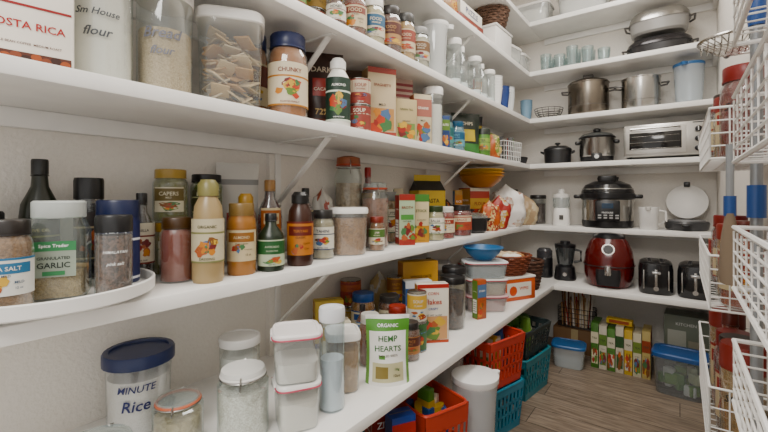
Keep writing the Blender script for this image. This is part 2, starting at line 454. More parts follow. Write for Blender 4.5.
for i in range(90):
    b.box((rn.uniform(-.045,.045),rn.uniform(-.045,.045),.022+.17*i/90),(.042,.042,.004),P(rn.choice(['d8b98a','e3cba4','c9a271','ead7b8']),.8),.001,(Matrix.Rotation(rn.uniform(-.6,.6),3,'X')@Matrix.Rotation(rn.uniform(-.6,.6),3,'Y')@Matrix.Rotation(rn.uniform(0,3),3,'Z')))
b.loft([(.068,.068,0),(.07,.07,.006),(.076,.076,.215)],GL('f2f5f5',.06),n=5,seg=36)
b.loft([(.078,.078,.212),(.081,.081,.215),(.081,.081,.235),(.076,.076,.241),(.068,.068,.241),(.066,.066,.236)],WHT,n=5,seg=36)
b.build('cracker_container',(-.925,.592,z),55)
jar('sauce_jar',-.885,.742,z,.055,.235,'b0702a','26325c','eee0c4','c78a2b','CHUNKY',lz=(.14,.64),tc='7a2a1a',sub='ROASTED PEANUT',mode=1)
jar('sauce_jar',-1.03,.73,z,.045,.27,'cf8a3a','2b3a66','e9d9b0','7a3a1a','CURRY')
jar('spice_jar',-1.02,.855,z,.036,.2,'a87b4a','8d8b88','e9e1d0','8a2a1a','RUB')
pouch('chocolate_bag',-.97,.955,z,.15,.06,.27,52,'3a241c',((0,.0,1,.14,'6d3a2a'),(.3,.42,.72,.64,'b03a2a')),(('DARK',.5,.78,.5,.07,'e8dcc8'),('CACAO',.5,.53,.35,.06,'f0e6d0'),('72%',.5,.25,.3,.08,'e0c080')),seed=2)
pouch('chocolate_bag',-1.0,1.12,z,.14,.05,.26,50,'5b4334',((.2,.35,.8,.6,'8b6f58'),(0,.8,1,.88,'c8a878')),(('COCOA',.5,.47,.4,.07,'f0e6d0'),),seed=5)
jar('creamer_bottle',-.855,.915,z,.038,.215,'f1efe6','f4f3ef','1f3a2c','dfe9d8','ALMOND',style='squeeze',solid=True,tc='f2f4ee',sub='UNSWEETENED',lz=(.08,.7),mode=1)
for zz in(0,.0885):jar('food_can',-.86,1.025,z+zz,.037,.088,'aa3333','cc3333','9a4a40','d8c8b0','SOUP',style='can',tc='fff4e0')
carton('cracker_box',-.885,1.165,z,.11,.06,.25,60,'ddcbaa','b89468',((0,.0,1,.08,'a84a40'),(.08,.1,.92,.42,'c99a62'),(0,.92,1,1,'a84a40')),(('SPAGHETTI',.5,.75,.6,.07,'8c2a22'),))
carton('cracker_box',-.96,1.36,z,.15,.07,.28,60,'dcc0b4','b87068',((0,.7,1,.74,'a44a50'),(0,.78,1,.82,'a44a50'),(0,.86,1,.9,'a44a50'),(.1,.08,.6,.42,'c8945e'),(.65,.08,.93,.42,'84966a')),(('WAFERS',.5,.58,.5,.06,'8c2a22'),))
carton('tea_box',-.86,1.29,z,.09,.05,.16,58,'cdbb90','a59660',((.1,.06,.9,.42,'7f9a55'),),(('GREEN TEA',.5,.75,.6,.1,'4b5a2a'),))
carton('rice_mix_box',-.85,1.40,z,.08,.04,.2,58,'dccfb0','a8603a',((0,.55,1,.9,'b8786a'),),(('GRAINS',.5,.72,.6,.08,'f8f0e0'),))
jar('storage_canister',-.85,1.50,z,.042,.25,'efeae0','f4f3f0',None,style='canister',fill=.7)
jar('teal_jar',-.88,1.66,z,.042,.16,'3f8f92','3a4a50','5fa3a0','2c6d70','MASON',tc='e9f2f0')
jar('teal_jar',-.88,1.78,z,.042,.15,'4a8ba0','1d5f80','6da4b4','1d5f80','MINT',tc='ffffff')
pouch('snack_bag',-.9,1.93,z,.17,.06,.22,55,'1d2a20',((0,.0,1,.25,'3f7a3a'),(.2,.35,.8,.6,'c8b23a')),(('CHIPS',.5,.75,.5,.08,'f0e6d0'),),seed=3)
pouch('snack_bag',-.98,2.14,z,.18,.07,.25,50,'232326',((.0,.6,1,.8,'b8a42f'),(.2,.2,.8,.5,'7a9a3c')),(('SNACK',.5,.7,.5,.07,'202020'),),seed=4)
jar('green_tea_tin',-.86,2.06,z,.04,.15,'5d8a3a','1f2a20','99b45a','2a5a2a','TEA',style='shaker',solid=True)
lump('crumpled_snack_bag',-.895,2.22,z,.085,.06,.17,45,'b8652a',3,True,['d8c080','7a8a3c'])
lump('crumpled_snack_bag',-1.0,2.3,z,.08,.07,.22,45,'4a3a34',4,True,['a8884a','8a3a2a'])
def wirebasket(name,x,y,z,w,d,h,rz=0,nx=9,nz=4,col='f2f1ee',t=.0018,taper=.92,extra=None):
    b=B();m=P(col,.35)
    def rect(zz,f):
        W=w/2*f;D=d/2*f;return [(-W,-D,zz),(W,-D,zz),(W,D,zz),(-W,D,zz)]
    def rr(zz,f,tt):
        p=rect(zz,f)
        for i in range(4):b.tube([p[i],p[(i+1)%4]],tt,m,seg=5)
    for j in range(nz+1):
        f=taper+(1-taper)*j/nz;rr(.003+(h-.003)*j/nz,f,t*1.7 if j in(0,nz) else t)
    for s,(L,n) in enumerate(((w,nx),(d,max(3,int(nx*d/w))))):
        for i in range(n+1):
            q=-1+2*i/n
            if s==0:
                a=q*w/2;pts=[(a,-d/2,h),(a*taper,-d/2*taper,.003),(a*taper,d/2*taper,.003),(a,d/2,h)]
            else:
                a=q*d/2;pts=[(-w/2,a,h),(-w/2*taper,a*taper,.003),(w/2*taper,a*taper,.003),(w/2,a,h)]
            for k in range(3):b.tube([pts[k],pts[k+1]],t,m,seg=5)
    if extra:extra(b)
    return b.build(name,(x,y,z),rz)
def fillpk(b):
    rn=random.Random(5)
    for i in range(16):
        b.box((rn.uniform(-.07,.07),rn.uniform(-.05,.05),.08),(.03,.02,.14),P(rn.choice(['a0332a','c0a25a','3f6aa0','d9d2c0','5d8a3a','2a2a2a']),.4),.004,Matrix.Rotation(rn.uniform(0,3),3,'Z'))
wirebasket('wire_basket',-.89,2.44,z,.2,.15,.12,80,extra=fillpk)

# ------------------------------------------------------------------ shelf 2 (eye-level left)
z=Z2
b=B();b.lathe([(.10,0),(.10,.008),(.168,.010),(.176,.014),(.176,.034),(.173,.036),(.170,.034),(.170,.016),(.0,.015)],WHT,seg=64,cap1=False)
b.build('lazy_susan',(-.926,.215,z))
zt=z+.0168
jar('spice_jar',-.83,.15,zt,.031,.14,'a07a50','2a2522','dcdad2','3a7aa0','SEA SALT',grain=300,tc='2a5070',lz=(.2,.6),mode=0)
b=B();b.loft([(.04,.04,.004),(.04,.04,.05)],G('cfae7c',None,300),n=5)
b.loft([(.041,.041,0),(.044,.044,.006),(.044,.044,.115),(.036,.036,.135),(.036,.036,.14)],GL('e6eee8',.08),n=5,seg=36)
b.lathe([(.038,.138),(.039,.14),(.039,.165),(.036,.168)],P('c4cac6',.3),seg=48,rip=.02)
b.rect(-.030,.030,.04,.1,-.0450,P('9aa696'));b.rect(-.030,.030,.084,.1,-.0454,P('3f8f5a'));b.text('Spice Trader',.04,.01,.092,P('ffffff'),y=-.046)
b.text('GRANULATED',.044,.006,.072,P('24302a'),y=-.046);b.text('GARLIC',.044,.012,.06,P('24302a'),y=-.046);b.rect(-.015,.015,.043,.05,-.046,P('3f8f5a'))
b.build('garlic_powder_jar',(-.885,.228,zt),66)
jar('salt_grinder',-.82,.29,zt,.029,.142,'3a302c','141416',None,style='shaker',grain=300,fill=.75,c2='9a7a6a',txt='HIMALAYAN',tc='f0f0ee',sub='pink salt')
jar('salt_canister',-.93,.337,zt,.038,.168,'1f2c5c','1a2850','1f2c5c','e9e9ee','SALT',style='shaker',solid=True,tc='f4f4f8',lz=(.05,.75),mode=1)
jar('olive_oil_bottle',-1.035,.235,zt,.032,.25,'1a2012','101210','1a2012','8a8a50','OLIVE OIL',style='bottle',solid=True,tc='d8c98a',lz=(.15,.5))
jar('olive_oil_bottle',-1.035,.155,zt,.03,.19,'2e2418','241a14','3a2a1a','8a6a40','VINEGAR',style='bottle',solid=True,tc='d8c98a')
jar('spice_jar',-1.025,.315,zt,.027,.215,'2a2422','111113','3a3230','b0a080','PEPPER',style='shaker')
jar('spice_jar',-.955,.13,zt,.038,.15,'7a3a22','1b1b1d','e9dfc9','b03a2a','CHILI',style='shaker')
jar('vanilla_bottle',-.995,.408,z,.026,.2,'2e1b12','111113','efe6d0','8a3a2a','VANILLA',style='bottle')
GO='b8902a'
jar('olive_jar',-1.02,.485,z,.04,.128,'a08a3a',GO,'e0d8c0','6a7a2a','OLIVES',c2='4c5a1a',grain=70,la=50)
jar('pickle_jar',-1.02,.485,z+.1285,.04,.13,'7a7a34','b89a4a','dcd4ba','6a5a2a','CAPERS',c2='5a5420',grain=90,la=50)
jar('honey_jar',-.92,.452,z,.036,.145,'8a3206','4a3212',None,fill=.82,style='jar')
jar('pickle_jar',-1.03,.585,z,.042,.125,'5e6a2a','b89a4a','dcd4ba','7a2a2a','PICKLES',grain=80,la=50)
jar('jalapeno_jar',-1.03,.585,z+.1255,.042,.125,'6a7a24','1d1d1d','4a4a2a','d8d8a0','PEPPERS',grain=80,tc='f0f0d0',la=50)
jar('salad_dressing_bottle',-.86,.492,z,.034,.23,'b09a72','8a8450','d8ceb0','8a8a5a','ORGANIC',style='squeeze',solid=True,lz=(.2,.62),tc='4a4a20',sub='DRESSING',mode=1)
jar('almond_butter_jar',-.878,.59,z,.034,.175,'a8763a','8a7040','d8c8a4','9a6a2a','ALMOND',solid=True,style='jar',tc='3a3020')
pouch('snack_pouch',-1.045,.69,z,.12,.04,.29,62,'c9c6bf',((0,.78,1,.86,'8a8a88'),(.2,.2,.8,.5,'a8402f')),(('RICE',.5,.35,.4,.06,'ffffff'),),seed=6)
jar('maple_syrup_bottle',-.975,.75,z,.036,.24,'4a1a04','a8804a','b0641a','e0d0a8','MAPLE',style='bottle',tc='3a1a0a',la=50)
jar('amber_honey_jar',-.955,.655,z,.03,.2,'a04408','b8902a',None,style='squeeze',fill=.8)
jar('sauce_bottle',-.86,.665,z,.034,.148,'1a2818','15171a','c4d0b4','1f5a2a','AVOCADO',style='bottle',solid=True,lz=(.1,.55),tc='203a20',mode=2)
jar('sauce_bottle',-.955,.845,z,.028,.2,'5a1a12','b5281f','e9d8b8','b5281f','HOT',style='bottle')
jar('sauce_bottle',-.86,.765,z,.036,.205,'3a1c0e','161414','c8822a','6a2010','TERIYAKI',style='squeeze',solid=True,lz=(.15,.6),tc='3a1408',mode=0)
jar('vinegar_bottle',-1.03,.94,z,.03,.22,'4a1a14','202020','d8c8a0','444444','SOY',style='bottle')
jar('mustard_jar',-.89,.885,z,.034,.15,'b8ac8c','2a2826','dcd8c8','3a4a6a','TAHINI',tc='2a3450',mode=1)
tub('wheat_container',-.895,1.01,z,.125,.125,.155,45,'b88e60','f2f0ec',.78,grain=130,n=3)
def clipjar(name,x,y,z,r,h,cont,fill,lid='a8623a',grain=120,rz=50,seal='c85a3a'):
    b=B();b.lathe([(r*.9,.004),(r*.93,.01),(r*.93,h*fill)],G(cont,None,grain))
    b.lathe([(r*.92,0),(r,.008),(r,h*.78),(r*.8,h*.86),(r*.8,h*.9)],GL('eef4f2',.05))
    b.ring(r*.84,h*.9,.004,P(seal,.5))
    b.lathe([(r*.86,h*.91),(r*.88,h*.93),(r*.84,h*.98),(r*.4,h)],GL('dfe6e4',.2) if lid is None else P(lid,.4))
    b.ring(r*.9,h*.87,.0018,STEEL);b.tube([(0,-r*.9,h*.87),(0,-r*1.12,h*.8),(0,-r*1.1,h*.9),(0,-r*.88,h*.95)],.0018,STEEL)
    b.tube([(0,r*.9,h*.87),(0,r*1.08,h*.93),(0,r*.8,h*.985)],.0018,STEEL)
    b.build(name,(x,y,z),rz)
clipjar('clip_top_jar',-1.02,1.15,z,.052,.345,'bfa88e',.7)
jar('oil_bottle',-1.03,1.28,z,.03,.31,'8a2a18','b5281f','d8b070','8a2a18','OIL',style='bottle')
clipjar('clip_top_jar',-.93,1.20,z,.052,.245,'a87a64',.75,lid=None,grain=90)
jar('food_jar',-.865,1.125,z,.028,.12,'9a6a3a','8a3a2a','efe6d0','5a7a3a','JAM')
jar('food_jar',-.985,1.36,z,.04,.21,'b08a5a','6a6a68','efe6d0','3a5a3a','NUTS',grain=90)
carton('soup_carton',-.88,1.33,z,.065,.055,.2,52,'b8ccaa','a8382c',((0,.0,1,.12,'a8382c'),(.1,.5,.9,.6,'5a9a4a'),(0,.88,1,1,'a8382c')),(('BROTH',.5,.74,.7,.07,'8c2018'),))
carton('soup_carton',-.88,1.435,z,.07,.055,.2,52,'dccfa8','6f904a',((0,.0,1,.35,'c8962a'),(0,.85,1,1,'4f8a3a')),(('STOCK',.5,.66,.7,.07,'3a5a2a'),))
b=B();b.box((0,0,.11),(.15,.1,.22),P('d8b82a'),.002);b.rect(-.075,.075,.03,.12,-.0505,P('26241f'));b.text('PASTA',.1,.02,.17,P('26241f'),y=-.051);b.disc(0,.075,.05,.035,P('e3a63a'),y=-.051)
b.add([(-.075,-.05,.22),(.075,-.05,.22),(.075,.05,.22),(-.075,.05,.22),(-.075,0,.27),(.075,0,.27)],[(0,1,5,4),(2,3,4,5),(1,2,5),(3,0,4)],P('2a2823'));b.box((0,0,.283),(.15,.004,.03),P('e3c63a'),.001)
b.build('gable_carton',(-1.012,1.73,z),60)
jar('food_jar',-.865,1.54,z,.043,.15,'d8c9a0','3a4a2a','efe9d8','5a7a3a','SALSA')
jar('food_jar',-.865,1.64,z,.043,.145,'a03a22','e9e6de','e9dcc0','a03a22','SALSA')
jar('food_jar',-.868,1.80,z,.056,.15,'8a2a1c','231f1f','b9563a','efe0c0','SAUCE')
def casserole(name,x,y,z,rx,ry,h,rz,col,lidm=None):
    b=B();m=P(col,.3)
    b.loft([(rx*.82,ry*.82,0),(rx*.95,ry*.95,.012),(rx,ry,h*.7),(rx*1.03,ry*1.03,h*.72)],m,n=2.6,seg=40)
    b.loft([(rx*1.03,ry*1.03,h*.72),(rx*1.0,ry*1.0,h*.8),(rx*.7,ry*.7,h*.93),(rx*.15,ry*.15,h*.97)],lidm or m,n=2.6,seg=40)
    b.lathe([(.008,h*.95),(.008,h*1.02),(.018,h*1.05),(.018,h*1.1),(.012,h*1.13)],m,seg=20)
    for sg in(1,-1):b.tube([(sg*rx*.97,-.04,h*.6),(sg*rx*1.18,-.035,h*.65),(sg*rx*1.18,.035,h*.65),(sg*rx*.97,.04,h*.6)],.006,m,seg=8)
    return b.build(name,(x,y,z),rz)
casserole('casserole_dish',-.89,1.98,z,.08,.075,.11,60,'1c1b1c',GL('d8e0de',.15))
def bowls(name,x,y,z,r,h,cols,step=.012,rz=0):
    b=B()
    for i,c in enumerate(cols):
        o=i*step
        b.lathe([(r*.45,o),(r*.5,o+.004),(r*.82,o+h*.5),(r,o+h),(r*.97,o+h),(r*.78,o+h*.52),(r*.45,o+.01),(.001,o+.009)],P(c,.35),seg=40,cap1=False)
        b.ring(r*1.0,o+h-.003,.004,P(c,.35),seg=40)
    return b.build(name,(x,y,z),rz)
carton('flour_bag',-.985,2.23,z,.14,.11,.24,62,'b8442c','c8903a',((0,.5,1,.75,'d9b24a'),(0,.92,1,1,'e8e2d0')),(('FLOUR',.5,.62,.6,.08,'a02a1a'),))
lump('crumpled_snack_bag',-.855,2.14,z,.07,.05,.17,45,'c86a2a',7,True,['e0c890','a83a2a'])
lump('crumpled_snack_bag',-.855,2.29,z,.075,.05,.2,45,'a8342a',8,True,['d8b050','e0d8c8'])
bowls('mixing_bowl_stack',-.945,2.24,z+.2425,.13,.07,['c8861a','d8a02a','e0b440'],.018)
lump('grocery_bag',-.90,2.53,z,.14,.12,.27,35,'eae6e2',5,True,['d8c8b8','e0ddd8','c89a8a'])
lump('paper_sack',-.84,2.74,z,.09,.08,.2,35,'b8a080',6,True,['d0c0a0'])

# ------------------------------------------------------------------ shelf 1 (low, deep)
z=Z1
b=B();k=.87
b.lathe([(.066*k,.004),(.068*k,.01),(.071*k,.12)],G('f6f3ec','e6e0d4',400));b.lathe([(.068*k,0),(.072*k,.008),(.076*k,.152),(.077*k,.156)],GL('f4f6f8',.12))
b.lathe([(.079*k,.147),(.084*k,.149),(.084*k,.172),(.081*k,.176),(.07*k,.176),(.068*k,.171)],P('1f2f5c',.35),seg=56,rip=.01)
b.text('MINUTE',.074,.022,.108,P('26306a'),R=.068,slant=.2);b.text('Rice',.055,.028,.072,P('26306a'),R=.0672,slant=.2)
b.build('rice_canister',(-1.0,.405,z),64)
clipjar('glass_candy_jar',-.78,.25,z,.06,.12,'b89a6a',.5,lid=None,seal='9a9a94')
clipjar('glass_candy_jar',-.87,.43,z,.05,.095,'d0c0a0',.6,lid=None,seal='d07a5a')
clipjar('sugar_jar',-.775,.525,z,.054,.15,'f6f2ec',.7,lid='dcdcd8',grain=400,seal='e8e6e2')
tub('food_storage_container',-.715,.625,z,.098,.098,.108,60,'e9e3d8','f4f2ef',.6,seal='c8506a')
tub('food_storage_container',-.715,.625,z+.1085,.106,.106,.112,52,'eeeae2','f4efee',.4,seal='c8506a')
jar('water_bottle',-.695,.722,z,.031,.25,'e8ecee','e6e9ee',None,style='canister',fill=.5,gls='e8f0f4')
tub('pasta_container',-.745,.815,z,.092,.092,.16,50,'c09a64','f1efeb',.7,grain=70,n=4)
jar('sugar_jar',-.93,.62,z,.05,.16,'f0ede6','e8e6e2',None,style='canister',fill=.7)
carton('pudding_box',-1.0,1.02,z,.1,.05,.16,55,'f0d25a','d8a83a',((0,0,1,.1,'3f5fa8'),),(('CORN',.5,.7,.6,.1,'3a3f80'),))
carton('pudding_box',-.88,.93,z,.09,.05,.13,55,'e9e2cc','c8a84a',((0,.6,1,.9,'d8b23a'),),(('MIX',.5,.75,.4,.15,'3a3f80'),))
jar('peanut_butter_jar',-.94,1.14,z,.045,.17,'b98a52','2a5a98','efe6c8','2a5a98','PEANUT',tc='8a2a1a')
jar('peanut_butter_jar',-.9,1.25,z,.042,.145,'8a5a30','3a3836','efe6c8','b04a2a','NUTS',grain=80)
pouch('hemp_seed_pouch',-.665,.915,z,.125,.06,.19,40,'f1f0ea',((0,.8,1,.93,'5d9a3a'),(.15,.08,.85,.34,'d4cfa8'),(.0,.0,.07,.8,'7fb05a'),(.93,.0,1,.8,'7fb05a'),(.2,.12,.5,.3,'8a7a3a'),(.28,.38,.42,.42,'5d9a3a')),
  (('ORGANIC',.5,.86,.5,.05,'ffffff'),('HEMP',.5,.68,.6,.08,'2f6a2a'),('HEARTS',.5,.54,.7,.08,'2f6a2a'),('SHELLED SEEDS',.5,.44,.5,.03,'4a3a1a'),('10g',.7,.24,.2,.05,'2f6a2a'),('12oz',.7,.15,.2,.04,'4a3a1a')),seed=8)
jar('pepper_grinder',-.70,1.09,z,.03,.12,'7a4a2a','2a2624','b8824a','5a2a1a','SPICE',grain=200)
jar('pepper_grinder',-.775,1.05,z,.024,.135,'4a2a1e','1c1a1a','d8c8a0','8a2a1a','CLOVE',style='shaker')
jar('food_jar',-.8,1.16,z,.035,.14,'6a2a1a','a03a2a','efe0c0','3a6a3a','JAM')
carton('cereal_box',-.725,1.27,z,.115,.045,.21,45,'e2dbcc','d8963a',((0,0,1,.05,'c85a2a'),(0,.93,1,1,'b8322a'),(0,.05,.08,.93,'d8963a'),(.1,.06,.95,.45,'d8a878')),(('CORN',.5,.84,.4,.05,'b8322a'),('Flakes',.5,.7,.6,.09,'b8452a'),('CRISPY',.5,.58,.4,.04,'2a4a98')))
carton('cereal_box',-.90,1.46,z,.16,.06,.25,55,'d9a83a','c8822a',((.1,.05,.9,.42,'e0d0a0'),),(('WHOLE OATS',.5,.75,.6,.08,'5a2a1a'),))
carton('snack_box',-.845,1.365,z,.11,.045,.19,50,'d8dce0','3a6a9a',((0,.5,1,.85,'3a6aa8'),),(('BARS',.5,.68,.5,.1,'ffffff'),))
jar('storage_canister',-.735,1.455,z,.048,.205,'2a2220','161515',None,style='canister',fill=.7,grain=120,c2='6a4a34')
jar('storage_canister',-.79,1.58,z,.05,.22,'c9b590','1b1a1b',None,style='canister',fill=.7,grain=120)
for i in range(3):tub('food_storage_container',-.735,1.78,z+i*.0755,.19,.15,.075,40,['b87470','d0c2ac','a0b0b8'][i],['e8c9c9','e8e6e0','e0e4e6'][i],.7,seal='c05060',haze=.25)
bowls('serving_bowl',-.745,1.79,z+.2275,.09,.06,['2f76a8'],0)
tub('food_storage_container',-.97,1.74,z,.14,.14,.2,20,'d8c8b0','f0eeea',.7,grain=90)
b=B();b.box((0,0,.055),(.22,.16,.11),P('d86a26'),.006);b.rect(-.08,.08,.02,.09,-.0806,P('e2dcd0'));b.disc(-.04,.05,.025,.025,P('d8602a'),y=-.081);b.text('WIPES',.06,.02,.06,P('d8602a'),y=-.0812,x=.03)
b.box((0,0,.114),(.224,.164,.012),P('f2efe9'),.004);b.build('lidded_box',(-.72,2.06,z),62)
def wicker(name,x,y,z,rx,ry,h,rz,col,cont=None):
    b=B();m=G(col,None,90);rows=9
    for j in range(rows):
        f=.72+.28*(j/(rows-1))**.7
        pts=[]
        for i in range(48):
            a=2*math.pi*i/48;w=1+(.025 if (i//2+j)%2 else -.025)
            pts.append((rx*f*w*math.cos(a),ry*f*w*math.sin(a),.006+(h-.01)*j/(rows-1)))
        b.tube(pts,h/rows*.52,m,closed=True,seg=6)
    b.loft([(rx*.7,ry*.7,.002),(rx*.72,ry*.72,.01)],m)
    if cont:cont(b)
    return b.build(name,(x,y,z),rz)
def buns(b):
    rn=random.Random(2)
    for i in range(8):
        a=i*.8;b.lathe([(.001,0),(.03,.006),(.038,.02),(.03,.036),(.001,.045)],P(rn.choice(['e8d8b8','b8895a','f0ece4']),.8),seg=14,off=(.05*math.cos(a),.045*math.sin(a),.065))
wicker('wicker_basket',-.72,2.06,z+.1225,.12,.1,.1,60,'8a4a2a',cont=buns)
b=B()
for i in range(6):b.lathe([(.06,i*.012),(.1,i*.012+.018),(.098,i*.012+.02),(.058,i*.012+.003)],P(['efe9e0','c8a98a','e8e2d6'][i%3],.5),seg=36)
b.build('plate_stack',(-.97,2.04,z));
wicker('wicker_basket',-.94,2.3,z,.12,.1,.14,0,'9a7048')
wicker('wicker_basket',-.72,2.32,z,.1,.1,.16,0,'5a3a28')

# ------------------------------------------------------------------ shelf 4 left
z=Z4
spec=[(1.0,.04,.16,'8a4a2a','c8b070','d9c9a8','8a4a3a'),(1.1,.04,.17,'d8c8a0','efece6','e0d6c0','3a6a8a'),(1.2,.042,.18,'6a3a2a','2a2624','b89060','5a2a1a'),(1.3,.04,.19,'c8a060','3a3a38','e0d0b0','9a4a3a'),(1.4,.045,.17,'b0a890','8a8a88','d0c8b8','7a5a3a')]
for (yy,r,h,bc,lc,lb,ac) in spec:jar('food_jar',-.86,yy,z,r,h,bc,lc,lb,ac,'FOOD')
for i,yy in enumerate((.75,.95,1.22,1.34)):
    jar('food_can',-1.0,yy,z,.042,.11,'a','b',['b8a88a','93402a','c8bf9e','6a8a4a'][i],'d8ceb8','BEANS',style='can')
    jar('food_can',-1.0,yy,z+.1105,.042,.11,'a','b',['7a3a3a','b8984a','6a4a3a','a89070'][i],'d8ceb8','SOUP',style='can')
def pitcher(name,x,y,z,r,h,rz,col='eef2f4',lid='f2f2f0',haze=.15,hc=None):
    b=B();m=GL(col,haze)
    b.loft([(r*.82,r*.82,0),(r*.86,r*.86,.008),(r,r,h*.8),(r*1.03,r*1.06,h*.93,0,-r*.05)],m,cap1=False,seg=36)
    b.loft([(r*.98,r*1.0,h*.9,0,-r*.05),(r*1.05,r*1.1,h*.93,0,-r*.05),(r*1.05,r*1.1,h*.98,0,-r*.05),(r*.8,r*.85,h,0,-r*.05)],P(lid,.35),seg=36)
    b.loft([(.014,.02,h*.9),(.016,.024,h*.97)],P(lid,.35),off=(0,-r*1.15,0),seg=16)
    b.tube([(0,r*.98,h*.82),(0,r*1.5,h*.8),(0,r*1.6,h*.65),(0,r*1.5,h*.35),(0,r*.92,h*.25)],.009,P(hc,.4) if hc else m,seg=8)
    return b.build(name,(x,y,z),rz)
pitcher('pitcher',-.87,1.55,z,.055,.25,130,'f0f2f2','f2f2f0',.45)
for i,yy in enumerate((1.70,1.78,1.93,2.02,2.12)):
    jar('glass_bottle',-.85,yy,z,.034,.22-.01*i,'eef2f2','e6e4e0',None,style=['canister','bottle','canister','bottle','canister'][i],fill=.15)
    jar('glass_bottle',-.98,yy+.0,z,.034,.2,'e6eaea','d8d6d2',None,style='canister',fill=.15)
def cups(name,x,y,z,r,h,n,col,m=None):
    b=B();m=m or P(col,.4)
    for i in range(n):
        o=i*.016
        b.lathe([(r*.7,o),(r*.72,o+.003),(r,o+h),(r*.96,o+h),(r*.68,o+.006),(.001,o+.006)],m,cap1=False,seg=28);b.ring(r,o+h,.002,m)
    return b.build(name,(x,y,z))
cups('cup_stack',-.86,2.24,z,.042,.11,5,'f0efec');cups('cup_stack',-.86,2.36,z,.042,.11,3,'2f4a86');cups('cup_stack',-.97,2.3,z,.042,.11,6,'e9e6e0');cups('cup_stack',-.87,2.48,z,.042,.1,5,'d8dcde')
z=Z5
carton('board_game_box',-.95,1.9,z,.28,.2,.07,88,'8a3a2a','b86a3a',(),(('GAME',.5,.5,.6,.5,'efe0c0'),),pic=False)
carton('board_game_box',-.95,1.9,z+.072,.26,.2,.06,90,'e8e2d6','c8c0b0',(),(('PUZZLE',.5,.5,.6,.5,'3a4a7a'),),pic=False)
b=B();b.box((0,0,.08),(.24,.18,.16),P('e8e6e2'),.006);b.box((0,0,.165),(.25,.19,.015),P('d8d5d0'),.003);b.build('storage_box',(-.93,2.34,z),88)
wicker('wicker_basket',-.93,2.34,z+.1735,.11,.1,.12,0,'6a5040')
pitcher('pitcher',-.88,1.55,z,.055,.22,120,'f0f2f2','c8c8c4',.4)
jar('storage_canister',-.88,1.3,z,.05,.22,'e8e0d0','d8d6d2',None,style='canister',fill=.6)
tub('storage_bin',-.93,2.6,z,.2,.16,.15,80,'d8d2c6','f0eeea',.7,haze=.35)
tub('storage_bin',-.96,2.86,z,.2,.18,.17,0,'c8c2b6','e8e6e2',.7,haze=.35)

# ------------------------------------------------------------------ back wall shelves
z=Z6
for i,xx in enumerate((-.85,-.5,-.12)):tub('storage_bin',xx,2.86,z,.3,.2,.16,0,['e0dcd4','d0ccc4','c8ccd0'][i],'f0eeea',.7,haze=.35)
z=Z5
b=B();m=GL('dce6e6',.12);rn=random.Random(12)
for i in range(9):
    cx=(i%5)*.085+rn.uniform(-.008,.008);cy=(i//5)*.09+rn.uniform(-.006,.006);hh=[.12,.1,.14,.12,.09][i%5]
    b.lathe([(.026,0),(.03,.004),(.036,hh),(.034,hh),(.027,.012),(.001,.012)],m,off=(cx,cy,0),seg=20,cap1=False)
b.build('drinking_glasses',(-.72,2.79,z))
def roaster(name,x,y,z,rx,ry,h,col,lid):
    b=B();m=P(col,.25)
    b.loft([(rx*.85,ry*.85,0),(rx*.95,ry*.95,.012),(rx,ry,h*.5),(rx*1.05,ry*1.05,h*.52)],m,n=2.8,seg=44)
    b.loft([(rx*1.04,ry*1.04,h*.52),(rx*1.0,ry*1.0,h*.72),(rx*.85,ry*.85,h*.93),(rx*.5,ry*.5,h)],lid,n=2.8,seg=44)
    b.tube([(-.04,0,h*.98),(-.035,0,h*1.14),(.035,0,h*1.14),(.04,0,h*.98)],.006,DSTEEL,seg=8)
    for sg in(1,-1):b.tube([(sg*rx,-.05,h*.45),(sg*rx*1.16,-.04,h*.5),(sg*rx*1.16,.04,h*.5),(sg*rx,.05,h*.45)],.006,DSTEEL,seg=8)
    return b.build(name,(x,y,z))
roaster('roasting_pan',-.1,2.85,z,.155,.115,.10,'2a292b',P('3a383a',.2,.6))
roaster('roasting_pan',-.1,2.85,z+.121,.145,.11,.14,'8f8d8a',STEEL)
z=Z4
def pot(name,x,y,z,r,h,lid=True,rz=0,m=STEEL):
    b=B();b.lathe([(r*.95,0),(r,.01),(r,h),(r*1.03,h+.004),(r*1.03,h+.007),(r*.97,h+.007),(r*.97,h*.5) if not lid else (r*.97,h)],m,seg=48,cap1=lid)
    if not lid:b.lathe([(r*.97,h*.5),(r*.96,h*.49)],DSTEEL,seg=48)
    b.ring(r*1.005,h*.3,.0015,DSTEEL,seg=40)
    if lid:
        b.lathe([(r*1.02,h+.007),(r*.95,h+.018),(r*.6,h+.034),(r*.1,h+.042)],m,seg=48)
        b.tube([(-.03,0,h+.036),(-.026,0,h+.065),(.026,0,h+.065),(.03,0,h+.036)],.006,DSTEEL,seg=8)
    for sg in(1,-1):b.tube([(sg*r*.98,-.04,h*.8),(sg*(r+.035),-.032,h*.82),(sg*(r+.035),.032,h*.82),(sg*r*.98,.04,h*.8)],.0055,DSTEEL,seg=8)
    return b.build(name,(x,y,z),rz)
pot('stock_pot',-.475,2.85,z,.118,.2,True,10,P('8e867c',.25,1.0))
pot('stock_pot',-.19,2.85,z,.1,.185,False,8)
pitcher('pitcher',.04,2.83,z,.07,.235,-15,'e6eef4','3a72a8',.35,'dfe6ea')
b=B()
for j in range(8):
    a=rad(8+j*11);b.ring(.08*math.sin(a)+.012,.085-.08*math.cos(a)+.002,.0022,DSTEEL)
for i in range(14):
    t=2*math.pi*i/14
    b.tube([((.012+.08*math.sin(rad(a)))*math.cos(t),(.012+.08*math.sin(rad(a)))*math.sin(t),.087-.08*math.cos(rad(a))) for a in (8,25,45,65,85)],.0018,DSTEEL,seg=5)
b.ring(.02,.003,.003,DSTEEL)
b.build('wire_colander',(-.72,2.86,z))
cups('cup_stack',-.87,2.86,z,.04,.11,4,'8fb0c8')
z=Z3
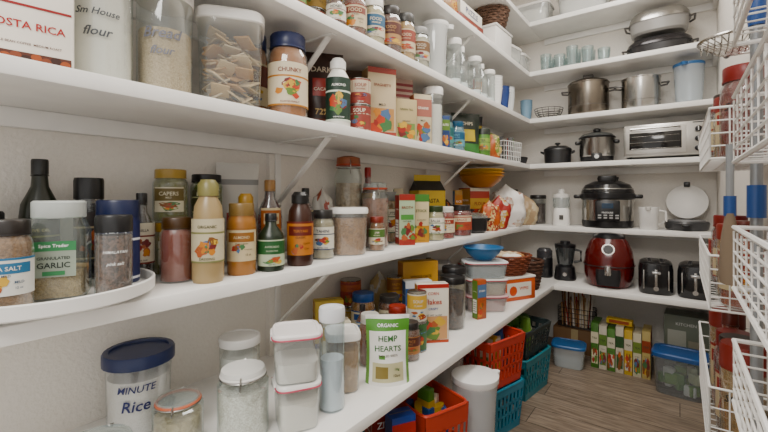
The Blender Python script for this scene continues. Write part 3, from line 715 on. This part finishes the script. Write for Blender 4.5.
casserole('dutch_oven',-.66,2.85,z,.085,.085,.13,10,'1b1b1d')
b=B();b.lathe([(.05,0),(.12,.01),(.13,.045),(.125,.047),(.1,.012),(.001,.01)],BLKM,seg=40,cap1=False);b.tube([(.12,0,.035),(.2,0,.05),(.26,0,.055)],.011,BLK,seg=8)
b.build('frying_pan',(-.94,2.68,z),85)
b=B();b.lathe([(.085,0),(.092,.01),(.096,.04)],BLK);b.lathe([(.094,.035),(.1,.045),(.1,.15),(.103,.155)],STEEL,seg=40);b.lathe([(.104,.152),(.106,.158),(.1,.165)],BLK,seg=40)
b.lathe([(.1,.163),(.085,.18),(.04,.192),(.01,.195)],GL('8a9090',.3),seg=40);b.lathe([(.01,.193),(.022,.2),(.022,.212),(.015,.218)],BLK,seg=20)
for sg in(1,-1):b.box((sg*.11,0,.13),(.03,.06,.02),BLK,.006)
b.box((0,-.101,.03),(.06,.014,.045),BLK,.005);b.lathe([(.015,0),(.013,.012)],STEEL,rot=Matrix.Rotation(rad(90),3,'X'),off=(0,-.106,.032),seg=20)
b.build('slow_cooker',(-.425,2.85,z),8)
b=B();W,D,H=.395,.24,.185
b.box((0,0,.015+H/2),(W,D,H),P('c9c7c3',.28,.9),.008)
b.box((-.045,-D/2-.004,.015+H/2),(W*.72,.01,H*.82),P('d8d6d2',.3,.8),.003)
b.box((-.045,-D/2-.008,.015+H*.48),(W*.62,.006,H*.52),P('1b1a1a',.1),.002)
for i in range(3):b.tube([(-.045-W*.29,-D/2-.0125,.06+i*.035),(-.045+W*.29,-D/2-.0125,.06+i*.035)],.001,STEEL,seg=5)
b.tube([(-.16,-D/2-.01,.17),(-.16,-D/2-.035,.172),(.07,-D/2-.035,.172),(.07,-D/2-.01,.17)],.006,STEEL,seg=8)
for i in range(3):b.lathe([(.016,0),(.015,.014),(.012,.016)],BLK,rot=Matrix.Rotation(rad(90),3,'X'),off=(.15,-D/2-.001,.05+i*.052),seg=20);b.box((.15,-D/2-.018,.05+i*.052),(.003,.003,.022),WHT)
b.rect(.125,.178,.187,.193,-D/2-.0006,BLK)
for sx in(1,-1):
    for sy in(1,-1):b.lathe([(.01,0),(.012,.016)],BLK,off=(sx*.17,sy*.09,0),seg=12)
b.build('toaster_oven',(-.07,2.855,z),0)
z=Z2
b=B();b.loft([(.05,.055,0),(.055,.06,.01),(.05,.055,.1),(.042,.045,.115)],WHT,n=3);b.lathe([(.043,.112),(.05,.12),(.052,.18),(.05,.185)],GL('e8eeee',.3));b.lathe([(.052,.183),(.052,.2),(.02,.212),(.018,.235),(.012,.238)],WHT)
b.loft([(.012,.006,.0),(.012,.006,.03)],DSTEEL,off=(0,-.058,.04));b.build('food_processor',(-.63,2.82,z),12)
b=B();R=.145
b.lathe([(R*.9,0),(R*.96,.008),(R*.98,.045)],BLK,seg=44);b.lathe([(R*.97,.04),(R*.97,.175)],STEEL,seg=44);b.lathe([(R*.98,.17),(R*1.03,.18),(R*1.03,.205),(R*.98,.212)],BLK,seg=44)
b.lathe([(R*1.0,.21),(R*.99,.225),(R*.85,.262),(R*.5,.285),(.01,.29)],P('1b1b1d',.18),seg=44);b.ring(R*.95,.236,.004,STEEL,seg=44)
b.loft([(.05,.018,.285),(.055,.02,.3),(.05,.018,.318)],BLK,n=3);b.lathe([(.012,.27),(.012,.3),(.016,.303),(.014,.312)],BLK,off=(.05,.06,0),seg=16)
for sg in(1,-1):b.box((sg*(R+.02),0,.19),(.045,.07,.025),BLK,.008)
b.box((0,-R*.96,.105),(.13,.03,.125),BLK,.01);b.rect(-.03,.03,.12,.15,-R*.96-.0155,P('1d3a52',.2));b.text('PRESSURE',.06,.01,.095,P('d8d8d8'),y=-R*.96-.016)
for i in range(4):
    for j in range(2):b.rect(-.05+i*.03,-.032+i*.03,.06+j*.015,.068+j*.015,-R*.96-.016,P('a8a8a8'))
b.build('pressure_cooker',(-.365,2.83,z),8)
b=B();b.lathe([(.04,0),(.043,.004),(.052,.13),(.049,.13),(.04,.008),(.001,.008)],P('efeeeb',.4),cap1=False);b.tube([(.05,0,.11),(.08,0,.105),(.082,0,.05),(.046,0,.03)],.006,WHT,seg=8)
b.loft([(.012,.014,.115),(.015,.018,.131)],WHT,off=(0,-.05,0),seg=14);b.build('measuring_jug',(-.145,2.76,z),0)
b=B();b.lathe([(.09,0),(.1,.01),(.105,.04),(.1,.05),(.09,.052)],P('3a3a3c',.3),seg=40);b.lathe([(.088,.05),(.086,.058)],P('8a8a8c',.5,.5),seg=40)
Rm=Matrix.Rotation(rad(78),3,'X')
b.lathe([(.1,0),(.102,.012),(.098,.028),(.06,.038)],P('eceae6',.35),seg=40,rot=Rm,off=(0,.085,.155));b.lathe([(.088,-.003),(.088,.001)],P('c8c8ca',.5,.3),seg=40,rot=Rm,off=(0,.085,.155))
b.box((0,.1,.045),(.06,.03,.06),P('3a3a3c',.3),.008);b.box((0,-.12,.03),(.04,.05,.016),BLK,.006);b.box((0,.066,.26),(.03,.018,.03),BLK,.005)
b.build('waffle_maker',(.03,2.84,z),-2)
z=Z1
b=B();b.loft([(.06,.065,0),(.065,.07,.01),(.055,.06,.08),(.042,.042,.09)],BLK,n=3);b.lathe([(.04,.088),(.045,.1),(.06,.2),(.06,.205)],GL('5a6062',.35));b.lathe([(.061,.203),(.061,.22),(.03,.226),(.028,.24)],BLK)
b.tube([(.055,0,.19),(.09,0,.18),(.09,0,.12),(.05,0,.11)],.008,BLK,seg=8);b.lathe([(.014,0),(.012,.012)],STEEL,rot=Matrix.Rotation(rad(90),3,'X'),off=(0,-.058,.04),seg=18);b.build('blender',(-.585,2.72,z),10)
b=B();b.lathe([(.045,0),(.05,.01),(.05,.12),(.046,.13)],BLK);b.lathe([(.048,.128),(.048,.17),(.035,.185),(.01,.188)],P('3a3a3e',.2));b.build('coffee_grinder',(-.71,2.72,z),0)
b=B();RD=P('5e1512',.16)
b.loft([(.10,.11,0),(.112,.125,.012),(.128,.145,.07),(.131,.148,.13),(.122,.135,.2),(.098,.11,.26),(.07,.08,.292),(.02,.02,.303)],RD,n=2.5,seg=44)
b.loft([(.085,.095,.268),(.083,.092,.29),(.06,.07,.306),(.01,.01,.31)],BLK,n=2.3,seg=36)
b.ring(.1315,.125,.003,BLK,ry=.1485,seg=44,n=2.5)
b.loft([(.055,.006,.02),(.063,.006,.07),(.061,.006,.11)],BLK,n=3,off=(0,-.144,0),seg=24)
b.loft([(.018,.03,.0),(.02,.034,.03),(.015,.03,.05)],P('c9c7c3',.25,.9),n=3,off=(0,-.168,.085),seg=20)
b.lathe([(.035,0),(.033,.006)],P('c9c7c3',.2,1.0),rot=Matrix.Rotation(rad(68),3,'X'),off=(0,-.12,.22),seg=28);b.lathe([(.026,0),(.024,.008)],BLK,rot=Matrix.Rotation(rad(68),3,'X'),off=(0,-.125,.222),seg=28)
b.build('air_fryer',(-.34,2.70,z),6)
def toaster(x,y,rz,w=.085):
    b=B();b.loft([(w*.95,.115,0),(w,.125,.015),(w,.125,.13),(w*.93,.118,.16),(w*.75,.1,.168)],P('1a1a1c',.15),n=4,seg=40)
    for sg in(1,-1):b.box((sg*.028,0,.1685),(.022,.15,.002),P('6a6866',.3,.9),.0005);b.box((sg*.028,0,.1695),(.014,.14,.002),BLKM)
    b.box((0,-.125,.09),(.012,.004,.09),STEEL,.001);b.box((0,-.14,.12),(.04,.026,.014),P('c8c8c8',.25,.8),.004);b.lathe([(.014,0),(.012,.012)],STEEL,rot=Matrix.Rotation(rad(90),3,'X'),off=(0,-.121,.035),seg=18)
    b.box((-.055,-.1225,.08),(.006,.004,.1),STEEL,.001);b.box((.055,-.1225,.08),(.006,.004,.1),STEEL,.001)
    b.build('toaster',(x,y,z),rz)
toaster(-.11,2.68,4,.08);toaster(.07,2.68,-3,.08)
jar('storage_canister',-.98,2.84,Z2,.055,.24,'c8b494','2a2826',None,style='canister',fill=.7,grain=120)
jar('storage_canister',-.8,2.9,Z2,.05,.2,'4a3428','2a2826',None,style='canister',fill=.7,grain=120)

# ------------------------------------------------------------------ floor level
z=0
FC=['5a8a3a','d8b43a','efe6d0','a5382c','2a5a98','c8702a']
crate('plastic_basket',-.68,1.68,0,.25,.21,.2,75,'2f8aa4',9)
crate('plastic_basket',-.68,1.68,.2055,.25,.22,.2,75,'d04c38',9,FC,2)
crate('plastic_basket',-.68,2.11,0,.3,.22,.2,82,'2f8a98',9)
crate('plastic_basket',-.68,2.11,.2055,.3,.22,.13,82,'2a3436',9,['5a8a3a','7aa04a','3f6a2a','d8d8c0'],5,1.4)
crate('plastic_basket',-.66,1.14,0,.18,.18,.34,70,'cc5038',7,FC,8)
crate('plastic_basket',-.95,1.35,0,.2,.22,.25,0,'3f9ab4')
pitcher('pitcher',-.60,1.36,0,.078,.36,150,'f4f6f8','f2f2f0',.4)
tub('storage_tub',-.78,1.47,0,.13,.13,.42,70,'e0dcd4','f2f2f0',.6,haze=.3)
carton('pasta_box',-.655,.965,0,.075,.05,.37,60,'2a4a98','2a3a70',((0,.5,1,.8,'d9b24a'),(0,.85,1,.95,'b8322a')),(('PENNE',.5,.65,.6,.05,'2a3a80'),))
carton('pasta_box',-.755,1.0,0,.08,.06,.4,60,'efe6d0','a5382c',((0,.6,1,.9,'a5382c'),),(('ZITI',.5,.75,.6,.05,'ffffff'),))
carton('pasta_box',-.655,.79,0,.08,.05,.37,60,'c8903a','3f7a3a',((0,.6,1,.9,'3f7a3a'),),(('RICE',.5,.75,.6,.05,'ffffff'),))
carton('pasta_box',-.77,.78,0,.08,.06,.38,60,'202226','303236',((0,.7,1,.9,'5a8ac8'),),(('COLA',.5,.8,.6,.05,'ffffff'),))
tub('storage_tub',-.53,2.56,0,.18,.15,.13,8,'a8b8c0','2f6aa0',.5,haze=.3)
b=B();b.box((0,0,.075),(.26,.16,.15),P('8a6a4a',.7),.004);b.box((0,-.0805,.075),(.04,.002,.15),P('c8b48a',.5));b.build('cardboard_box',(-.54,2.85,0),0)
b=B();m=P('2a2624',.4);rn=random.Random(9)
for j in range(5):b.ring(.11,.004+j*.03,.002,m,ry=.06,n=6,seg=32)
for i in range(24):
    a=2*math.pi*i/24;c=math.cos(a);q=math.sin(a);px=.11*math.copysign(abs(c)**(1/3),c);py=.06*math.copysign(abs(q)**(1/3),q)
    b.tube([(px,py,.002),(px,py,.124)],.0015,m,seg=5)
b.box((0,0,.003),(.2,.1,.004),m)
for i in range(50):
    px=rn.uniform(-.09,.09);py=rn.uniform(-.04,.04);b.tube([(px*.9,py*.9,.006),(px+rn.uniform(-.012,.012),py,rn.uniform(.15,.235))],.0045,P(rn.choice(['d8b080','f0e0c0','7a4a30','b88858','efe6d8','b03a2a']),.6),seg=6)
b.build('skewer_caddy',(-.54,2.85,.1505),0)
rowc=[('4a7a2a','e4dcc0'),('ddd6c4','6a8a3a'),('5a8a3a','e4dec8'),('e0d8c4','2f5a2a'),('d8b83a','ddd6c4'),('e0d8bc','7a9038'),('ccb878','a04a1a')]
xx=-.40
for i,(a,c) in enumerate(rowc):
    carton('tea_carton',xx,2.68,0,.039,.15,.26-.01*(i%3),0,a,c,((0,.55,1,.8,c),(.1,.1,.9,.4,c)),(('TEA',.5,.67,.7,.05,'3a4a2a'),));xx+=.042
b=B();b.box((0,0,.015),(.13,.05,.03),P('e3c23a'),.002);b.rect(-.05,.05,.006,.024,-.0256,P('b05a2a'));b.build('snack_carton',(-.28,2.67,.2612),-4)
carton('appliance_box',.03,2.86,0,.2,.16,.33,-2,'8a9282','6a7262',((.0,.0,1,.12,'5a6252'),(.08,.2,.5,.75,'c8cabc'),(.55,.3,.92,.6,'b8b4a0')),(('KITCHEN',.5,.86,.5,.05,'efefe6'),),pic=False)
b=B();rn=random.Random(4)
for i in range(16):b.box((rn.uniform(-.07,.07),rn.uniform(-.045,.045),.02+rn.uniform(.01,.12)),(.05,.03,.05),P(rn.choice(['5a8a3a','7aa04a','c8c8a0','3f5a8a','a8b88a','d8d4c8']),.5),.006,Matrix.Rotation(rn.uniform(0,3),3,'Z'))
b.loft([(.095,.07,0),(.098,.072,.006),(.108,.085,.19)],GL('dfe8ee',.14),n=6,seg=40)
b.loft([(.11,.087,.185),(.116,.092,.188),(.116,.092,.205),(.108,.085,.21),(.09,.066,.21),(.088,.064,.205)],P('2f5f9a',.35),n=6,seg=40)
for sg in(1,-1):b.box((sg*.115,0,.183),(.008,.06,.04),P('2f5f9a',.35),.003)
b.build('storage_tub',(0.0,2.53,0),-4)

# ------------------------------------------------------------------ right wall racks
def rack(y0,y1,x0,zb,h,name='wall_rack_basket',nz=4,t=.0014):
    return wirebasket(name,(x0+XR)/2-.002,(y0+y1)/2,zb,XR-x0-.006,y1-y0,h,0,4,nz,'f4f3f0',t,taper=.97)
for zb,h in((1.07,.1),(.775,.11),(.47,.16)):
    rack(1.0,1.5,.045,zb,h)
cols=[('8a2a1c','8a2018'),('b85a1a','6a2a1a'),('b08a4a','8a2a1a'),('7a4a2a','2a2624')]
for k,(zb,hh) in enumerate(((1.07,.18),(.775,.17),(.47,.23))):
    for i,yy in enumerate((1.06,1.15,1.24,1.33,1.42)):
        a,c=cols[(i+k)%4]
        jar('spice_jar',.102,yy,zb+.006,.038 ,hh-.012*(i%3),a,c,'d8c8a4' if (i+k)%2 else None,'a5382c','SPICE',style=['jar','bottle','shaker','jar'][(i+k)%4],grain=200,rz=-15)
def nearrack(zb,h,y0=.36,y1=.61):
    x0=.05
    b=B();m=P('f4f3f0',.35);X1=XR-.006;n=5
    for j in range(n+1):
        zz=zb+h*j/n+.004;t=.0013 if j not in(0,n) else .0026
        b.tube([(X1,y0,zz+.0),(x0,y0,zz),(x0,y1,zz),(X1,y1,zz)],t,m,seg=6)
    for i in range(5):
        q=x0+(X1-x0)*i/4
        b.tube([(q,y0,zb+h),(q,y0,zb+.004),(q,y1,zb+.004),(q,y1,zb+h)],.0011,m,seg=5)
    for i in range(8):
        q=y0+(y1-y0)*i/7
        b.tube([(x0,q,zb+h),(x0,q,zb+.004),(X1,q,zb+.004)],.0011,m,seg=5)
    b.build('wall_rack_basket')
NR=((1.17,.08),(1.035,.075),(.89,.07),(.76,.07))
for zb,h in NR:nearrack(zb,h)
for i,(zb,hh,a,c) in enumerate(((1.17,.15,'7a2a14','2a2624'),(1.035,.12,'b8742a','e0ddd8'),(.89,.12,'8a4a1a','a03a2a'),(.76,.12,'b89860','d8d6d2'))):
    for j,yy in enumerate((.40,.485,.57)):
        if j==1:carton('spice_packet',.11,yy,zb+.007,.062,.03,hh,-60,['c8a43a','a5382c','dcd2b8','5a8a3a'][i],None,((0,.5,1,.8,'a5382c'),),(('MIX',.5,.65,.5,.1,'ffffff'),))
        else:jar('food_jar',.108,yy,zb+.007,.033,hh,a,c,'dccca8' if j else None,None,'SPICE',rz=-30,grain=150)
b=B()
b.tube([(0,0,.42),(0,0,1.24)],.007,P('8e9296',.3,.4),seg=12);b.lathe([(.009,1.235),(.0105,1.25),(.0105,1.33),(.007,1.345)],P('2f5a9a',.35),seg=16)
b.lathe([(.0105,.97),(.0105,1.015)],P('2f5a9a',.35),seg=16);b.box((0,0,.4),(.05,.12,.03),P('3f4a52'),.006)
for i in range(26):
    t=(i-12.5)/13;b.tube([(-.015+.01*(i%3),t*.055,.39),(-.022+.015*(i%3),t*.065,.25),(-.02+.015*(i%3),t*.07,.0)],.004,P(['c8b89a','b8a684','d8ccb4'][i%3],.9),seg=5)
b.box((.045,0,1.1),(.07,.016,.012),WHT,.003)
b.build('mop',(.085,.75,0),0)
b=B();b.tube([(0,0,.99),(0,0,1.09)],.006,P('8e9296',.3),seg=10);b.lathe([(.009,.965),(.009,1.0)],P('2f5a9a',.35),seg=14)
b.loft([(.006,.01,.97),(.012,.02,.93),(.016,.035,.86),(.014,.038,.85)],P('8a7a68',.9),n=2.4,seg=20)
b.tube([(0,0,1.09),(.05,0,1.1),(.095,0,1.1)],.003,STEEL);b.build('dust_brush',(.07,.92,0),0)
b=B();b.ring(.055,0,.003,STEEL,ry=.055)
for i in range(11):
    q=-.05+i*.01;w=math.sqrt(max(0,.055**2-q*q))
    b.tube([(q,-w,0),(q,-w*.5,-.018),(q,w*.5,-.018),(q,w,0)],.0012,STEEL,seg=4);b.tube([(-w,q,0),(-w*.5,q,-.018),(w*.5,q,-.018),(w,q,0)],.0012,STEEL,seg=4)
b.tube([(0,.055,0),(0,.12,.0),(0,.16,.01)],.004,BLK,seg=8);b.box((.05,.1,.0),(.07,.01,.01),WHT,.002)
b.build('mesh_strainer',(.085,1.05,1.31),0)

# ------------------------------------------------------------------ fill the gaps on the shelves
FR=random.Random(99)
BODY=['8a4a1a','a8641a','98481c','b89860','6a3a1a','7a2a18','7a7a2a','c0a878','98702a','a88850','4a2a1a','c8c0b0']
LID=['b8902a','2a2624','95281f','c9c6be','26325c','7a7a78','4a6a2a','161414']
LAB=['dcd6c6','d0c09c','9c4036','3f6a3a','c89a32','d4c8aa','2a4a80','b8602a','d2cec0']
SACK=['a8845a','6a4a32','b89870','3a2a22','a0502a','c0a878','4a6a3a','c0983a','b8b4ac']
WORD=['BEANS','RICE','HONEY','PESTO','SALSA','TOMATO','CORN','OATS','COCOA','SPICE','CURRY','SOUP','PASTA','NUTS','JAM']
def fillgaps(z,x0,x1,y0,y1,hmax,tries,hmin=.1,bags=.3):
    n=0
    for t_ in range(tries):
        isbag=t_<tries*.35 and FR.random()<bags*1.6
        k=FR.random();r=FR.uniform(.027,.042);h=FR.uniform(hmin,hmax)
        x=FR.uniform(x0,x1);y=FR.uniform(y0,y1)
        if isbag:
            w=FR.uniform(.1,.14);h=FR.uniform(hmax*.65,hmax);r=w*.42
            if not free(x,y,z,r,h):continue
            c=FR.choice(SACK);c2=FR.choice(SACK);c3=FR.choice(LAB)
            if FR.random()<.5:lump('crumpled_food_bag',x,y,z,w*.48,w*.42,h*.85,FR.uniform(30,60),c,FR.randint(10,90),True,[c2,c3])
            else:pouch('food_pouch',x,y,z,w*.85,.05,h,FR.uniform(38,62),c,((0,FR.uniform(.6,.75),1,.85,c2),(.2,.25,.8,.5,c3)),((FR.choice(WORD),.5,.58,.5,.07,'f0ead8'),),True,.006,FR.randint(1,50))
            n+=1;continue
        if x>x0+(x1-x0)*.5:h=min(h,hmin+(hmax-hmin)*.45)
        if not free(x,y,z,r,h):continue
        if k<.45:
            jar('food_jar',x,y,z,r,h,FR.choice(BODY),FR.choice(LID),FR.choice(LAB) if FR.random()<.7 else None,FR.choice(PIC),FR.choice(WORD),style=FR.choice(['jar','jar','shaker','squeeze']),grain=FR.choice([None,90,200]))
        elif k<.6:
            jar('condiment_bottle',x,y,z,r*.85,min(hmax,h),FR.choice(BODY[:7]),FR.choice(LID),FR.choice(LAB),FR.choice(PIC),FR.choice(WORD),style='bottle')
        elif k<.75:
            jar('food_can',x,y,z,r,.1,'aaaaaa','bbbbbb',FR.choice(LAB),FR.choice(PIC),FR.choice(WORD),style='can')
            if free(x,y,z+.1005,r*.9,.1) and .205<hmax:jar('food_can',x,y,z+.1005,r,.1,'aaaaaa','bbbbbb',FR.choice(LAB),FR.choice(PIC),FR.choice(WORD),style='can')
        else:
            c=FR.choice(LAB);carton('food_carton',x,y,z,r*1.5,r*1.0,h,55+FR.uniform(-12,12),c,FR.choice(PIC),((0,.55,1,.88,FR.choice(PIC)),),((FR.choice(WORD),.5,.72,.7,.08,'f4f0e6'),))
        n+=1
    return n
print('fill',fillgaps(Z3,-1.03,-.84,.8,2.55,.25,700),
 fillgaps(Z2,-1.03,-.85,.45,2.42,.27,900),
 fillgaps(Z1,-1.04,-.69,.95,2.2,.25,800),
 fillgaps(Z4,-1.04,-.85,.6,2.55,.22,500,bags=.1),
 fillgaps(Z5,-1.0,-.87,1.2,2.2,.2,80),
 fillgaps(Z3,-.83,-.56,2.8,2.94,.16,20,bags=0))

# ------------------------------------------------------------------ light, camera
def area(name,loc,rot,sx,sy,e,col=(1,.96,.9)):
    l=bpy.data.lights.new(name,'AREA');l.shape='RECTANGLE';l.size=sx;l.size_y=sy;l.energy=e;l.color=col
    o=bpy.data.objects.new(name,l);bpy.context.scene.collection.objects.link(o);o.location=loc;o.rotation_euler=rot;return o
area('ceiling_light',(-.3,1.5,2.46),(0,0,0),.35,1.8,28)
area('rear_fill_light',(.1,-.9,2.3),(rad(35),0,rad(15)),1.0,.6,32)  # unseen fill lamp added behind the camera to brighten the pantry, not a fixture
w=bpy.data.worlds.new('world');bpy.context.scene.world=w;w.use_nodes=True
w.node_tree.nodes['Background'].inputs[0].default_value=(1,.965,.92,1);w.node_tree.nodes['Background'].inputs[1].default_value=1.2
cam=bpy.data.cameras.new('camera');co=bpy.data.objects.new('camera',cam);bpy.context.scene.collection.objects.link(co)
cam.sensor_width=36;cam.lens=18.75;cam.shift_y=-20/768;cam.clip_start=.02
co.location=(0,0,1.0);co.rotation_euler=(rad(90),0,rad(36.5));bpy.context.scene.camera=co
